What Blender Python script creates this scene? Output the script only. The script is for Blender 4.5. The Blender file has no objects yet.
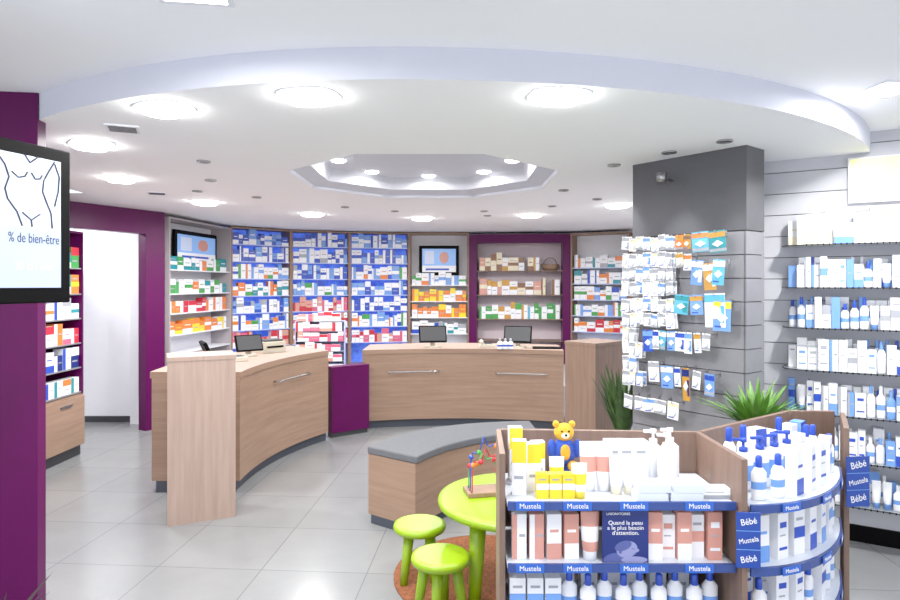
import bpy, math, random
from mathutils import Matrix, Vector
random.seed(7)
scene = bpy.context.scene
COL = scene.collection

# ------------------------------------------------------------------ materials
MATS = {}
def lin(c):
    return tuple(((v/255)/12.92 if v/255 <= .04045 else ((v/255+.055)/1.055)**2.4) for v in c)
def mat(name, rgb, rough=.5, metal=0, emis=0, kind=None, rgb2=None, scale=(1,1,1), trans=0, spec=None):
    if name in MATS: return MATS[name]
    m = bpy.data.materials.new(name); m.use_nodes = True
    nt = m.node_tree; b = nt.nodes['Principled BSDF']
    c = lin(rgb)+(1,)
    b.inputs['Base Color'].default_value = c
    b.inputs['Roughness'].default_value = rough
    b.inputs['Metallic'].default_value = metal
    if spec is not None: b.inputs['Specular IOR Level'].default_value = spec
    if trans: b.inputs['Transmission Weight'].default_value = trans
    if emis:
        b.inputs['Emission Color'].default_value = c
        b.inputs['Emission Strength'].default_value = emis
    tc = nt.nodes.new('ShaderNodeTexCoord')
    if kind in ('noise', 'wood'):
        mp = nt.nodes.new('ShaderNodeMapping'); mp.inputs['Scale'].default_value = scale
        nz = nt.nodes.new('ShaderNodeTexNoise')
        nz.inputs['Scale'].default_value = 2.2 if kind == 'wood' else 6
        nz.inputs['Detail'].default_value = 8; nz.inputs['Roughness'].default_value = .65
        cr = nt.nodes.new('ShaderNodeValToRGB')
        cr.color_ramp.elements[0].position = .32; cr.color_ramp.elements[1].position = .68
        cr.color_ramp.elements[0].color = lin(rgb2 or rgb)+(1,); cr.color_ramp.elements[1].color = c
        nt.links.new(tc.outputs['Object'], mp.inputs['Vector'])
        nt.links.new(mp.outputs[0], nz.inputs['Vector'])
        nt.links.new(nz.outputs[0], cr.inputs[0]); nt.links.new(cr.outputs[0], b.inputs['Base Color'])
        if emis: nt.links.new(cr.outputs[0], b.inputs['Emission Color'])
    if kind == 'tile':
        mp = nt.nodes.new('ShaderNodeMapping'); mp.inputs['Rotation'].default_value = (0,0,math.radians(4))
        mp.inputs['Location'].default_value = (.1,.2,0)
        br = nt.nodes.new('ShaderNodeTexBrick'); br.offset = 0.0
        br.inputs['Scale'].default_value = 1; br.inputs['Brick Width'].default_value = .6
        br.inputs['Row Height'].default_value = .6; br.inputs['Mortar Size'].default_value = .0035
        br.inputs['Color1'].default_value = c; br.inputs['Color2'].default_value = lin(rgb2)+(1,)
        br.inputs['Mortar'].default_value = lin((110,112,115))+(1,)
        nz = nt.nodes.new('ShaderNodeTexNoise'); nz.inputs['Scale'].default_value = 2; nz.inputs['Detail'].default_value = 7
        nz.inputs['Roughness'].default_value = .7
        mx = nt.nodes.new('ShaderNodeMix'); mx.data_type = 'RGBA'; mx.blend_type = 'MULTIPLY'
        mx.inputs[0].default_value = .3
        nt.links.new(tc.outputs['Object'], mp.inputs['Vector']); nt.links.new(mp.outputs[0], br.inputs['Vector'])
        nt.links.new(tc.outputs['Object'], nz.inputs['Vector'])
        nt.links.new(br.outputs['Color'], mx.inputs[6]); nt.links.new(nz.outputs[0], mx.inputs[7])
        nt.links.new(mx.outputs[2], b.inputs['Base Color'])
    MATS[name] = m
    return m

WOODH = mat('oak_horizontal', (156,126,105), .45, kind='wood', rgb2=(136,107,88), scale=(.8,.8,14))
WOODV = mat('oak_vertical', (168,144,131), .45, kind='wood', rgb2=(148,124,112), scale=(16,16,.8))
WOODD = mat('dark_oak', (130,104,90), .5, kind='wood', rgb2=(108,84,71), scale=(12,12,.9))
WOODS = mat('shelf_oak', (150,118,94), .5, kind='wood', rgb2=(128,98,76), scale=(8,8,1))
PURPLE = mat('purple_lacquer', (82,0,70), .4, kind='noise', rgb2=(76,0,64), spec=.2)
WHITE = mat('white_paint', (234,235,241), .6, kind='noise', rgb2=(230,231,238))
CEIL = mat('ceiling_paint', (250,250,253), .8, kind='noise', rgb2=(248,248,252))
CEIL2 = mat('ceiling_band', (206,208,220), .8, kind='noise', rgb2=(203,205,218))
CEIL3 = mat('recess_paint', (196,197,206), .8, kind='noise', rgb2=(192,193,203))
FLOOR = mat('floor_tile', (142,144,145), .2, kind='tile', rgb2=(134,136,138))
SLAT = mat('slat_grey', (126,126,131), .5, kind='noise', rgb2=(118,118,124))
SLATW = mat('slat_light', (196,197,203), .5, kind='noise', rgb2=(190,191,198))
GREYP = mat('column_grey', (80,80,86), .6, kind='noise', rgb2=(73,73,79))
GROOVE = mat('groove_dark', (96,96,100), .7)
BLACK = mat('black_plastic', (3,3,4), .5, spec=.06)
DGREY = mat('dark_grey', (46,48,52), .5)
PLINTH = mat('plinth_slate', (54,60,72), .5)
METAL = mat('brushed_metal', (160,160,162), .3, 1)
GLOW = mat('lamp_glow', (255,255,250), .5, emis=30)
GLOWS = mat('spot_glow', (255,255,250), .5, emis=12)
CUSH = mat('bench_cushion', (92,94,99), .8, kind='noise', rgb2=(84,86,91), scale=(8,8,8))
GREEN = mat('lime_plastic', (138,174,8), .35, kind='noise', rgb2=(130,166,4))
RUG = mat('rust_rug', (150,84,44), .95, kind='noise', rgb2=(90,46,24), scale=(9,9,9))
LEAF = mat('leaf_green', (100,150,54), .5, kind='noise', rgb2=(58,108,32), scale=(3,3,3))
LEAFD = mat('leaf_dark', (66,96,42), .5, kind='noise', rgb2=(32,56,22), scale=(3,3,3))
LEAFP = mat('leaf_purple', (60,30,48), .5, kind='noise', rgb2=(30,40,22), scale=(3,3,3))
POT = mat('pot_grey', (76,74,76), .5, kind='noise', rgb2=(68,66,68))
SCREEN = mat('screen_light', (176,188,214), .3, emis=.2)
SCRSTRIP = mat('screen_strip', (150,164,200), .3, emis=.18)
SCRBLUE = mat('screen_blue', (110,150,205), .3, emis=.35)
LBOX = mat('light_box', (236,236,158), .4, emis=.28)
INK = mat('ink_dark', (30,34,58), .6)
INKL = mat('ink_light', (206,214,232), .6, emis=.12)
BEIGE = mat('beige_plastic', (190,182,164), .5)
BLUEB = mat('blue_back_glow', (92,132,240), .5, emis=.42, kind='noise', rgb2=(28,60,190), scale=(1.2,1.2,1.2))  # blue light on the shelf backs is put into the emission
PBLUE = mat('price_blue', (14,58,150), .4)
TAGB = mat('tag_blue',(30,88,190),.4)
LILAC = mat('lilac_shelf', (182,194,236), .3)
GREYBK = mat('greige_back', (166,158,162), .6)
NICHE = mat('niche_back', (206,192,198), .6, kind='noise', rgb2=(200,184,192))
SKIN = mat('print_skin', (138,142,190), .6)
SKIND = mat('print_skin_shade', (74,84,148), .6)
GLASSY = mat('clear_plastic', (216,224,236), .15)
C = {
 'white':(238,239,244),'blue':(24,66,180),'lightblue':(104,152,224),'navy':(12,34,108),'teal':(20,136,148),
 'green':(56,148,66),'yellow':(236,208,30),'orange':(222,118,44),'pink':(212,88,122),'red':(190,32,50),
 'rose':(208,144,130),'gold':(192,138,44),'cream':(230,218,188),'grey':(158,161,170),'brown':(124,80,52),'sky':(80,172,206)}
def cm(n): return mat('print_'+n, C[n], .35)

# ------------------------------------------------------------------ mesh builder
class MB:
    def __init__(s): s.v=[]; s.f=[]; s.m=[]; s.mats=[]; s.sm=[]
    def mi(s, m):
        if m not in s.mats: s.mats.append(m)
        return s.mats.index(m)
    def face(s, idx, m, smooth=False): s.f.append(idx); s.m.append(s.mi(m)); s.sm.append(smooth)
    def box(s, x0,x1,y0,y1,z0,z1,m,mf=None):
        b=len(s.v)
        s.v += [(x0,y0,z0),(x1,y0,z0),(x1,y1,z0),(x0,y1,z0),(x0,y0,z1),(x1,y0,z1),(x1,y1,z1),(x0,y1,z1)]
        for k,q in enumerate(((0,1,5,4),(1,2,6,5),(2,3,7,6),(3,0,4,7),(4,5,6,7),(3,2,1,0))):
            s.face([b+i for i in q], mf if (mf and k==0) else m)
        return s
    def prism(s, pts, z0, z1, m, mt=None, smooth=False):
        a=sum(pts[i][0]*pts[(i+1)%len(pts)][1]-pts[(i+1)%len(pts)][0]*pts[i][1] for i in range(len(pts)))
        if a<0: pts=pts[::-1]
        b=len(s.v); n=len(pts)
        s.v += [(p[0],p[1],z0) for p in pts]+[(p[0],p[1],z1) for p in pts]
        for i in range(n):
            j=(i+1)%n; s.face([b+i,b+j,b+n+j,b+n+i], m, smooth)
        s.face([b+n+i for i in range(n)], mt or m); s.face([b+i for i in range(n-1,-1,-1)], m)
        return s
    def strip(s, A, B, z0, z1, m, mt=None):
        b=len(s.v); n=len(A)
        for p,q in zip(A,B): s.v += [(p[0],p[1],z0),(p[0],p[1],z1),(q[0],q[1],z1),(q[0],q[1],z0)]
        for i in range(n-1):
            o=b+4*i; 
            s.face([o,o+4,o+5,o+1],m); s.face([o+1,o+5,o+6,o+2],mt or m); s.face([o+2,o+6,o+7,o+3],m); s.face([o+3,o+7,o+4,o],m)
        s.face([b,b+1,b+2,b+3],m); o=b+4*(n-1); s.face([o+3,o+2,o+1,o],m)
        return s
    def loft(s, rings, seg=16, cx=0, cy=0, cap=True):
        b=len(s.v)
        for rx,ry,z,_ in rings:
            for k in range(seg):
                a=2*math.pi*k/seg; s.v.append((cx+rx*math.cos(a),cy+ry*math.sin(a),z))
        for r in range(len(rings)-1):
            for k in range(seg):
                k2=(k+1)%seg
                s.face([b+r*seg+k,b+r*seg+k2,b+(r+1)*seg+k2,b+(r+1)*seg+k], rings[r][3], True)
        if cap:
            s.face([b+k for k in range(seg-1,-1,-1)], rings[0][3])
            o=b+(len(rings)-1)*seg; s.face([o+k for k in range(seg)], rings[-1][3])
        return s
    def ball(s, c, r, m, seg=12, rg=8):
        r = r if isinstance(r,(tuple,list)) else (r,r,r)
        b=len(s.v)
        s.v.append((c[0],c[1],c[2]-r[2]))
        for i in range(1,rg):
            t=math.pi*i/rg
            for k in range(seg):
                a=2*math.pi*k/seg
                s.v.append((c[0]+r[0]*math.sin(t)*math.cos(a),c[1]+r[1]*math.sin(t)*math.sin(a),c[2]-r[2]*math.cos(t)))
        s.v.append((c[0],c[1],c[2]+r[2])); top=len(s.v)-1
        for k in range(seg):
            k2=(k+1)%seg
            s.face([b,b+1+k2,b+1+k],m,True)
            for i in range(rg-2):
                o=b+1+i*seg; s.face([o+k,o+k2,o+seg+k2,o+seg+k],m,True)
            o=b+1+(rg-2)*seg; s.face([o+k,o+k2,top],m,True)
        return s
    def tube(s, path, r, m, seg=8, r2=None):
        b=len(s.v); n=len(path); P=[Vector(p) for p in path]
        for i,p in enumerate(P):
            d=(P[min(i+1,n-1)]-P[max(i-1,0)]).normalized()
            up=Vector((0,0,1)) if abs(d.z)<.9 else Vector((1,0,0))
            u=d.cross(up).normalized(); w=d.cross(u).normalized()
            rr=r if r2 is None else r+(r2-r)*i/(n-1)
            for k in range(seg):
                a=2*math.pi*k/seg; q=p+u*(rr*math.cos(a))+w*(rr*math.sin(a)); s.v.append(tuple(q))
        for i in range(n-1):
            for k in range(seg):
                k2=(k+1)%seg; s.face([b+i*seg+k2,b+i*seg+k,b+(i+1)*seg+k,b+(i+1)*seg+k2],m,True)
        s.face([b+k for k in range(seg)],m); o=b+(n-1)*seg; s.face([o+k for k in range(seg-1,-1,-1)],m)
        return s
    def mesh(s, name):
        me=bpy.data.meshes.new(name); me.from_pydata(s.v,[],s.f)
        for m in s.mats: me.materials.append(m)
        me.polygons.foreach_set('material_index', s.m); me.polygons.foreach_set('use_smooth', s.sm)
        me.update(); return me

def ob(name, data, parent=None, M=None, label=None, cat=None, group=None, kind=None, bevel=0):
    o=bpy.data.objects.new(name, data.mesh(name) if isinstance(data,MB) else data)
    COL.objects.link(o)
    if parent: o.parent=parent
    if M is not None: o.matrix_local=M
    if label: o['label']=label
    if cat: o['category']=cat
    if group: o['group']=group
    if kind: o['kind']=kind
    if bevel:
        b=o.modifiers.new('bevel','BEVEL'); b.width=bevel; b.segments=2; b.limit_method='ANGLE'
    return o
def T(x,y,z=0,rz=0): return Matrix.Translation((x,y,z)) @ Matrix.Rotation(rz,4,'Z')
def frame(p0,p1,z=0):
    d=Vector((p1[0]-p0[0],p1[1]-p0[1])).normalized()
    return Matrix(((d.x,-d.y,0,p0[0]),(d.y,d.x,0,p0[1]),(0,0,1,z),(0,0,0,1)))
def dist(a,b): return math.hypot(a[0]-b[0],a[1]-b[1])
def bez(a,b,c,n=16):
    return [((1-t)**2*a[0]+2*t*(1-t)*b[0]+t*t*c[0],(1-t)**2*a[1]+2*t*(1-t)*b[1]+t*t*c[1]) for t in [i/n for i in range(n+1)]]
def through(a,m,c,n=16):
    b=(2*m[0]-(a[0]+c[0])/2, 2*m[1]-(a[1]+c[1])/2); return bez(a,b,c,n)
def lerp(P,Q,t): return [(p[0]+(q[0]-p[0])*t,p[1]+(q[1]-p[1])*t) for p,q in zip(P,Q)]
def text(body,size,m,parent,M,align='CENTER',sx=1,name='lettering',bold=0):
    cu=bpy.data.curves.new('t','FONT'); cu.body=body; cu.size=size; cu.extrude=.0004; cu.align_x=align; cu.align_y='CENTER'
    cu.space_line=.9; cu.offset=bold
    o=bpy.data.objects.new('t',cu); COL.objects.link(o)
    dg=bpy.context.evaluated_depsgraph_get(); dg.update()
    me=bpy.data.meshes.new_from_object(o.evaluated_get(dg)); bpy.data.objects.remove(o)
    me.materials.clear(); me.materials.append(m)
    R=Matrix.Rotation(math.pi/2,4,'X')@Matrix.Diagonal((sx,1,1,1))
    me.transform(R)
    return ob(name,me,parent,M)

# ------------------------------------------------------------------ room shell
CZ=2.42; UZ=2.55
ob('floor', MB().box(-7,5.5,-1.5,11,-.1,0,FLOOR), label='pale grey square ceramic floor tiles', kind='structure')
cc=(-.216,5.52); R=3.05
arc=[]
for i in range(121):
    a=math.pi+math.pi*i/120; rx=R if math.cos(a)<0 else 3.38
    arc.append((cc[0]+rx*math.cos(a),cc[1]+R*math.sin(a)))
def filled(loops, z, m, down=True):
    import bmesh
    bm=bmesh.new(); ed=[]
    for L in loops:
        vs=[bm.verts.new((p[0],p[1],z)) for p in L]
        for i in range(len(vs)): ed.append(bm.edges.new((vs[i],vs[(i+1)%len(vs)])))
    bmesh.ops.triangle_fill(bm,edges=ed,use_beauty=True)
    for f in bm.faces:
        f.normal_update()
        if (f.normal.z>0)==down: f.normal_flip()
    me=bpy.data.meshes.new('c'); bm.to_mesh(me); bm.free(); me.materials.append(m); return me
oc=(-.19,4.85)
def octa(r,ph=math.pi/8): return [(oc[0]+r*math.cos(ph+k*math.pi/4),oc[1]+r*math.sin(ph+k*math.pi/4)) for k in range(8)]
lower=arc+[(4.2,5.52),(4.2,10.6),(-6.5,10.6),(-6.5,5.52)]
ob('ceiling', filled([lower,octa(1.05)],CZ,CEIL), label='white suspended ceiling disc with curved front edge', kind='structure')
f=MB(); n=len(arc)
for p in arc: f.v+=[(p[0],p[1],CZ),(p[0],p[1],UZ)]
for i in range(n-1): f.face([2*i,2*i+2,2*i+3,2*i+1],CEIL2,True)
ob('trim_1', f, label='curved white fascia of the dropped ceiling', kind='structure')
up=[(-6.5,5.52)]+arc+[(4.5,5.52),(4.5,-.5),(-6.5,-.5)]
ob('ceiling_upper', filled([up],UZ,CEIL), label='white plaster outer ceiling', kind='structure')
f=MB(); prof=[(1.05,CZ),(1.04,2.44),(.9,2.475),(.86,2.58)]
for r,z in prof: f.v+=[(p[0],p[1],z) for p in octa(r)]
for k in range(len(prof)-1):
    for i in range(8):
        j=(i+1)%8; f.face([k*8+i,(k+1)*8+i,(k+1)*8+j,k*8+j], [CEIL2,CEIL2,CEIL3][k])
f.face([24+i for i in range(7,-1,-1)],CEIL2)
ob('trim_2', f, label='octagonal stepped recess in the white ceiling', kind='structure')

def wall_poly(pts, t, z0, z1, m):
    b=MB(); outer=[]
    for i,p in enumerate(pts):
        a=pts[max(i-1,0)]; c=pts[min(i+1,len(pts)-1)]
        d=Vector((c[0]-a[0],c[1]-a[1])).normalized(); outer.append((p[0]-d.y*t,p[1]+d.x*t))
    return b.strip(pts,outer,z0,z1,m)
U=[(-3.19,7.05),(-3.0,8.5),(-2.33,9.1),(-1.52,9.4),(-.63,9.55),(.29,9.55),(1.83,9.4),(2.6,9.0)]
ob('wall_back', wall_poly([(-3.58,7.12),(-3.42,8.68),(-2.55,9.47),(-1.62,9.8),(-.66,9.95),(.31,9.95),(1.92,9.8),(2.98,9.28)],.1,0,CZ,WHITE), label='white curved back wall behind shelving', kind='structure')
ob('wall_far_side', wall_poly([(2.98,9.28),(2.45,5.0),(2.3,4.3)],.1,0,CZ,WHITE), label='plain white side wall', kind='structure')
ob('wall_left', MB().box(-4.02,-3.92,3.2,6.02,0,CZ,PURPLE), label='deep purple painted wall', kind='structure')
ob('wall_corridor', MB().box(-5.4,-3.4,7.25,7.35,0,CZ,WHITE), label='white corridor end wall', kind='structure')
ob('wall_corridor_side', MB().box(-5.4,-5.3,6.0,7.25,0,CZ,WHITE), label='white corridor side wall', kind='structure')
ob('baseboard_corridor', MB().box(-5.3,-3.4,7.23,7.25,0,.07,DGREY), label='grey corridor skirting', kind='structure')
Mp=frame((-3.76,5.95),(-3.22,7.0)); Lp=dist((-3.76,5.95),(-3.22,7.0))
f=MB().box(0,.1,0,.12,0,CZ,PURPLE); f.box(Lp-.24,Lp,0,.12,0,CZ,PURPLE); f.box(.1,Lp-.24,0,.12,2.16,CZ,PURPLE)
ob('trim_3', f, M=Mp, label='deep purple door portal frame', kind='structure')
dr=ob('door_1', MB().box(0,.8,0,.04,0.01,2.1,WHITE), M=frame((-3.98,6.25),(-4.32,7.05)), label='white open door leaf in purple portal', kind='structure')
ob('handle', MB().tube([(.72,-.04,.75),(.72,-.04,1.65)],.014,DGREY).box(.71,.73,-.04,0,.8,.82,DGREY).box(.71,.73,-.04,0,1.58,1.6,DGREY), dr, label='long dark pull handle')
ob('wall_pillar', MB().box(0,.75,0,.08,0,UZ,PURPLE), M=frame((-2.78,2.96),(-2.055,3.06)), label='deep purple freestanding wall panel', kind='structure')
A=(2.0,4.2); d=Vector((.86,-.51)).normalized(); B=(A[0]+d.x*2.2,A[1]+d.y*2.2)
Mr=frame(A,B)
f=MB().box(-.1,2.2,.012,.1,0,UZ,GROOVE)
z=.1
while z<UZ-.02:
    f.box(-.1,2.2,0,.012,z+.003,min(z+.137,UZ),SLATW); z+=.14
ob('wall_right', f, M=Mr, label='light grey horizontal slat wall', kind='structure')
ob('baseboard_right', MB().box(-.1,2.2,-.015,0,0,.1,BLACK), M=Mr, label='black skirting board', kind='structure')
P0=(1.25,4.24); P1=(1.73,3.63); P2=(1.9,3.77)
L=dist(P0,P1); Mc=frame(P0,P1)
f=MB().prism([(0.0,.018),(L-.009,.018),(L-.009,.22),(L-.24,.62),(.0,.62)],0,1.925,GREYP).prism([(0.0,.0),(L+.006,.0),(L+.006,.22),(L-.24,.62),(.0,.62)],1.925,CZ,GREYP)
ob('wall_column', f, M=Mc, label='dark grey painted column above slat boards', kind='structure')
f=MB(); z=.1
while z<1.9:
    f.box(0,L,0,.018,z+.003,z+.137,SLAT); f.box(L-.009,L+.006,.0,.22,z+.003,z+.137,SLAT); z+=.14
ob('trim_4', f, M=Mc, label='grey slat boards for hanging hooks', kind='structure')
ob('baseboard_column', MB().box(0,L,-.012,0,0,.1,BLACK), M=Mc, label='black skirting on the column', kind='structure')

# ------------------------------------------------------------------ lamps
lm=MB().loft([(.135,.115,0,WHITE),(.135,.115,-.004,WHITE),(.128,.108,-.004,WHITE),(.125,.105,-.002,WHITE)],32).mesh('lamp_frame')
lg=MB().loft([(.05,.042,-.032,GLOW),(.098,.082,-.027,GLOW),(.118,.098,-.016,GLOW),(.124,.104,-.004,GLOW)],32).mesh('lamp_panel')
for me in (lm,lg):
    for v in me.vertices:
        a=math.atan2(v.co.y/.86,v.co.x); k=(abs(math.cos(a))**3+abs(math.sin(a))**3)**(-1/3)
        v.co.x*=k; v.co.y*=k
um=MB(); q=.12
um.box(-q,q,-q,-q+.02,-.008,0,WHITE); um.box(-q,q,q-.02,q,-.008,0,WHITE); um.box(-q,-q+.02,-q+.02,q-.02,-.008,0,WHITE); um.box(q-.02,q,-q+.02,q-.02,-.008,0,WHITE)
um=um.mesh('square_frame'); ug=MB().box(-q+.02,q-.02,-q+.02,q-.02,-.006,-.001,GLOW).mesh('square_panel')
def area(par,e,size,z=-.042):
    l=bpy.data.lights.new('lamp_light','AREA'); l.energy=e; l.size=size; l.color=(1,.985,.97); l.shape='DISK'; l.spread=math.radians(175)
    o=bpy.data.objects.new('lamp_light',l); COL.objects.link(o); o.parent=par; o.location=(0,0,z)
for x,y in [(-1.32,2.87),(-.61,2.68),(.47,2.68),(-2.08,3.6),(-2.53,4.75),(-2.42,6.12),(-1.59,7.15),(-.34,7.58),(.94,7.26),(1.72,6.35)]:
    o=ob('ceiling_lamp',lm,M=T(x,y,CZ,math.atan2(y-5.5,x)+math.pi/2),label='recessed white ceiling lamp glowing brightly',cat='ceiling lamp',group='ceiling lamp ring')
    ob('lamp_panel',lg,o); area(o,13 if y<4 else 21,.18)
for x,y,e in [(-.83,1.97,10),(2.12,3.0,24),(.9,.9,14),(-1.0,.6,14)]:
    o=ob('ceiling_lamp',um,M=T(x,y,UZ,.15),label='square recessed lamp in the outer ceiling',cat='ceiling lamp',group='outer ceiling lamps')
    ob('lamp_panel',ug,o); area(o,e,.16,-.02)
fill_lamp=ob('ceiling_lamp',lm,M=T(-4.3,6.7,CZ),label='added fill lamp in corridor ceiling',cat='ceiling lamp',group='outer ceiling lamps'); ob('lamp_panel',lg,fill_lamp); area(fill_lamp,15,.18)  # extra lamp, added only to brighten the corridor
sp=MB().loft([(.045,.045,0,METAL),(.045,.045,-.01,METAL),(.034,.034,-.01,METAL),(.032,.032,-.004,DGREY)],16,cap=True).mesh('spot')
for x,y in [(-1.63,4.1),(-1.87,4.84),(-1.8,5.77),(-.61,6.86),(.38,6.86),(.44,7.3),(1.06,6.43),(1.12,4.23),(1.35,3.82),(1.56,3.52),(.98,5.35),(-2.2,5.4),(-1.1,6.5),(1.4,5.9)]:
    o=ob('spotlight',sp,M=T(x,y,CZ),label='small round recessed ceiling spotlight with metal rim',cat='spotlight',group='small ceiling spots')
    if (x,y) in ((1.35,3.82),(1.56,3.52),(1.12,4.23)):
        l=bpy.data.lights.new('spot_light','SPOT'); l.energy=22; l.spot_size=math.radians(60); l.spot_blend=.6; l.shadow_soft_size=.02
        q_=bpy.data.objects.new('spot_light',l); COL.objects.link(q_); q_.parent=o; q_.location=(0,0,-.02)
vm=MB().box(-.08,.08,-.08,.08,-.008,0,WHITE)
for k in range(5): vm.box(-.065,.065,-.06+k*.026,-.048+k*.026,-.010,-.008,DGREY)
vm=vm.mesh('vent')
for x,y in [(-1.71,3.24),(-2.61,5.52)]:
    ob('air_vent',vm,M=T(x,y,CZ,.4),label='small square slatted vent in white ceiling',cat='vent',group='ceiling vents')
gl=MB().loft([(.035,.035,-.02,GLOWS),(.055,.055,-.014,GLOWS),(.06,.06,-.006,WHITE),(.066,.066,-.005,WHITE),(.066,.066,0,WHITE)],16).mesh('gl')
for k in range(8):
    a=k*math.pi/4
    o=ob('spotlight',gl,M=T(oc[0]+.68*math.cos(a),oc[1]+.68*math.sin(a),2.58),label='lit round spotlight in the ceiling recess',cat='spotlight',group='recess spotlights')
    area(o,3.5,.1,-.03)
o=ob('wall_lamp',MB().tube([(.3,.0,2.27),(.3,-.1,2.29)],.008,METAL).loft([(.03,.03,2.25,METAL),(.035,.035,2.31,METAL)],12,.3,-.12),M=Mc,label='small metal spotlight on the grey column',cat='wall lamp')

# ------------------------------------------------------------------ product meshes
cache={}
def carton(w,dp,h,a,b,pat=0):
    k=('c',w,dp,h,a,b,pat)
    if k in cache: return cache[k]
    f=MB().box(-w/2,w/2,-dp/2,dp/2,0,h,cm(a)); y=-dp/2-.0012; e=-dp/2
    if pat==0: f.box(-w/2,w/2,y,e,0.0,h*.35,cm(b)); f.box(-w*.3,w*.3,y,e,h*.6,h*.66,cm(b))
    elif pat==1: f.box(-w/2,w/2,y,e,h*.6,h,cm(b)); f.box(-w*.35,w*.3,y,e,h*.3,h*.36,cm('grey'))
    elif pat==2: f.box(-w/2,w/2,y,e,h*.38,h*.62,cm(b)); f.box(-w*.3,w*.3,y,e,h*.76,h*.82,cm('grey'))
    elif pat==4:
        f.box(-w*.36,w*.36,y,e,h*.2,h*.26,cm(b)); f.box(-w*.3,w*.3,y,e,h*.68,h*.8,cm(b)); f.box(-w*.3,w*.2,y,e,h*.5,h*.53,cm('grey'))
    else: f.box(-w*.5,-w*.15,y,e,0,h,cm(b)); f.box(0,w*.4,y,e,h*.5,h*.56,cm('grey'))
    cache[k]=f.mesh('carton'); return cache[k]
def bottle(r,h,a,b,lab=None):
    k=('b',r,h,a,b,lab)
    if k in cache: return cache[k]
    A_=cm(a); B_=cm(b); Lb=cm(lab or a)
    f=MB().loft([(r*.93,r*.6,0,A_),(r,r*.66,h*.04,A_),(r,r*.66,h*.25,Lb),(r,r*.66,h*.42,A_),(r,r*.66,h*.62,A_),(r*.55,r*.5,h*.72,A_),(r*.4,r*.4,h*.74,B_),(r*.42,r*.42,h*.76,B_),(r*.42,r*.42,h*.97,B_),(r*.3,r*.3,h,B_)],14)
    cache[k]=f.mesh('bottle'); return cache[k]
def tubem(w,h,a,b,lab=None):
    k=('t',w,h,a,b,lab)
    if k in cache: return cache[k]
    A_=cm(a); B_=cm(b); Lb=cm(lab or a)
    f=MB().loft([(w*.36,w*.36,0,B_),(w*.38,w*.38,h*.2,B_),(w*.4,w*.38,h*.205,A_),(w*.44,w*.33,h*.4,Lb),(w*.48,w*.2,h*.7,A_),(w*.5,w*.03,h*.97,A_),(w*.5,w*.02,h,A_)],16)
    cache[k]=f.mesh('tube'); return cache[k]

def unit(p0,p1,z0,z1,dp,rows,side,back,shelf,label,cat='shelving',name='shelf_unit',t=.02,edge=None):
    M=frame(p0,p1); w=dist(p0,p1)
    r=bpy.data.objects.new(name,None); COL.objects.link(r); r.matrix_world=M; r['label']=label; r['category']=cat
    ob('side_panel',MB().box(0.001,t,0,dp,z0,z1,side),r); ob('side_panel',MB().box(w-t,w-.001,0,dp,z0,z1,side),r)
    ob('back_panel',MB().box(t,w-t,dp-.015,dp,z0,z1,back),r)
    ob('top_panel',MB().box(t,w-t,0,dp-.015,z1-.02,z1,side),r)
    for z in rows: 
        f=MB().box(t,w-t,.01,dp-.015,z-.012,z,shelf)
        if edge: f.box(t,w-t,.004,.01,z-.018,z+.004,edge)
        ob('shelf',f,r)
    return M,w,r
def fill(M,x0,x1,z,hmax,pal,group,n,place,y=.09,gap=.004,dp=.09,skip=0,kindname='medicine_box',rz=0,hs=(.72,.82,.92,1),vary=False):
    ws_=[random.choice([.7,1,1.3]) if vary else 1 for _ in range(n)]; s_=sum(ws_); x=x0
    word={'medicine_box':'medicine','gift_box':'gift','stand_medicine_box':'supplement','side_medicine_box':'remedy','end_medicine_box':'health'}[kindname]  # side, end and stand cartons are medicine boxes under separate names
    for i in range(n):
        w=(x1-x0)*ws_[i]/s_
        a,b=random.choice(pal)
        if random.random()>=skip:
            h=round(hmax*random.choice(hs),3); ww=round(w-gap,3)
            me=carton(ww,dp,h,a,b,random.randrange(4))
            ob(kindname,me,M=M@T(x+w/2,y,z,rz),label=f'{a} and {b} {word} carton {place}',cat=word+' box',group=group)
        x+=w

bl=[('blue','white'),('lightblue','white'),('white','blue'),('white','lightblue'),('lightblue','blue'),('white','blue'),('white','grey')]
mixc=[('white','blue'),('white','green'),('lightblue','white'),('white','orange'),('white','lightblue')]
pk=[('white','pink'),('pink','white'),('white','red'),('rose','white'),('rose','red')]
gr=[('white','green'),('green','white'),('teal','white'),('orange','white'),('white','teal')]
yo=[('yellow','orange'),('orange','white'),('white','yellow'),('orange','yellow'),('white','orange')]
wh=[('white','blue'),('white','grey'),('white','orange'),('white','teal')]
rd=[('red','white'),('orange','white'),('white','red'),('white','orange')]
rowsz=[2.17,1.93,1.69,1.45,1.21,.97,.73]
pals=[[bl,bl,mixc,gr,bl,mixc,pk],[bl,bl,bl,mixc,pk,pk,pk],[bl,bl,mixc,bl,bl,mixc,pk]]
for k in range(3):
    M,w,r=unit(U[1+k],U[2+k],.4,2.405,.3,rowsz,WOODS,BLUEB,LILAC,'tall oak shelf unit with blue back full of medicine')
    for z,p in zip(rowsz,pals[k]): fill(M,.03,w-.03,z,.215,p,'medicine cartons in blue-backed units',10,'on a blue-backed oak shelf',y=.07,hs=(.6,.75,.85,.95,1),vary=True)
M,w,r=unit(U[0],U[1],.4,2.38,.3,[1.78,1.5,1.27,1.02,.8],GREYBK,WHITE,WHITE,'white wall shelving unit with small screen above')
for z,p in zip([1.78,1.5,1.27,1.02],[gr,gr,rd,yo]): fill(M,.06,w-.05,z,.17,p,'medicine cartons beside the portal',9,'on white wall shelving',vary=True)
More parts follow.
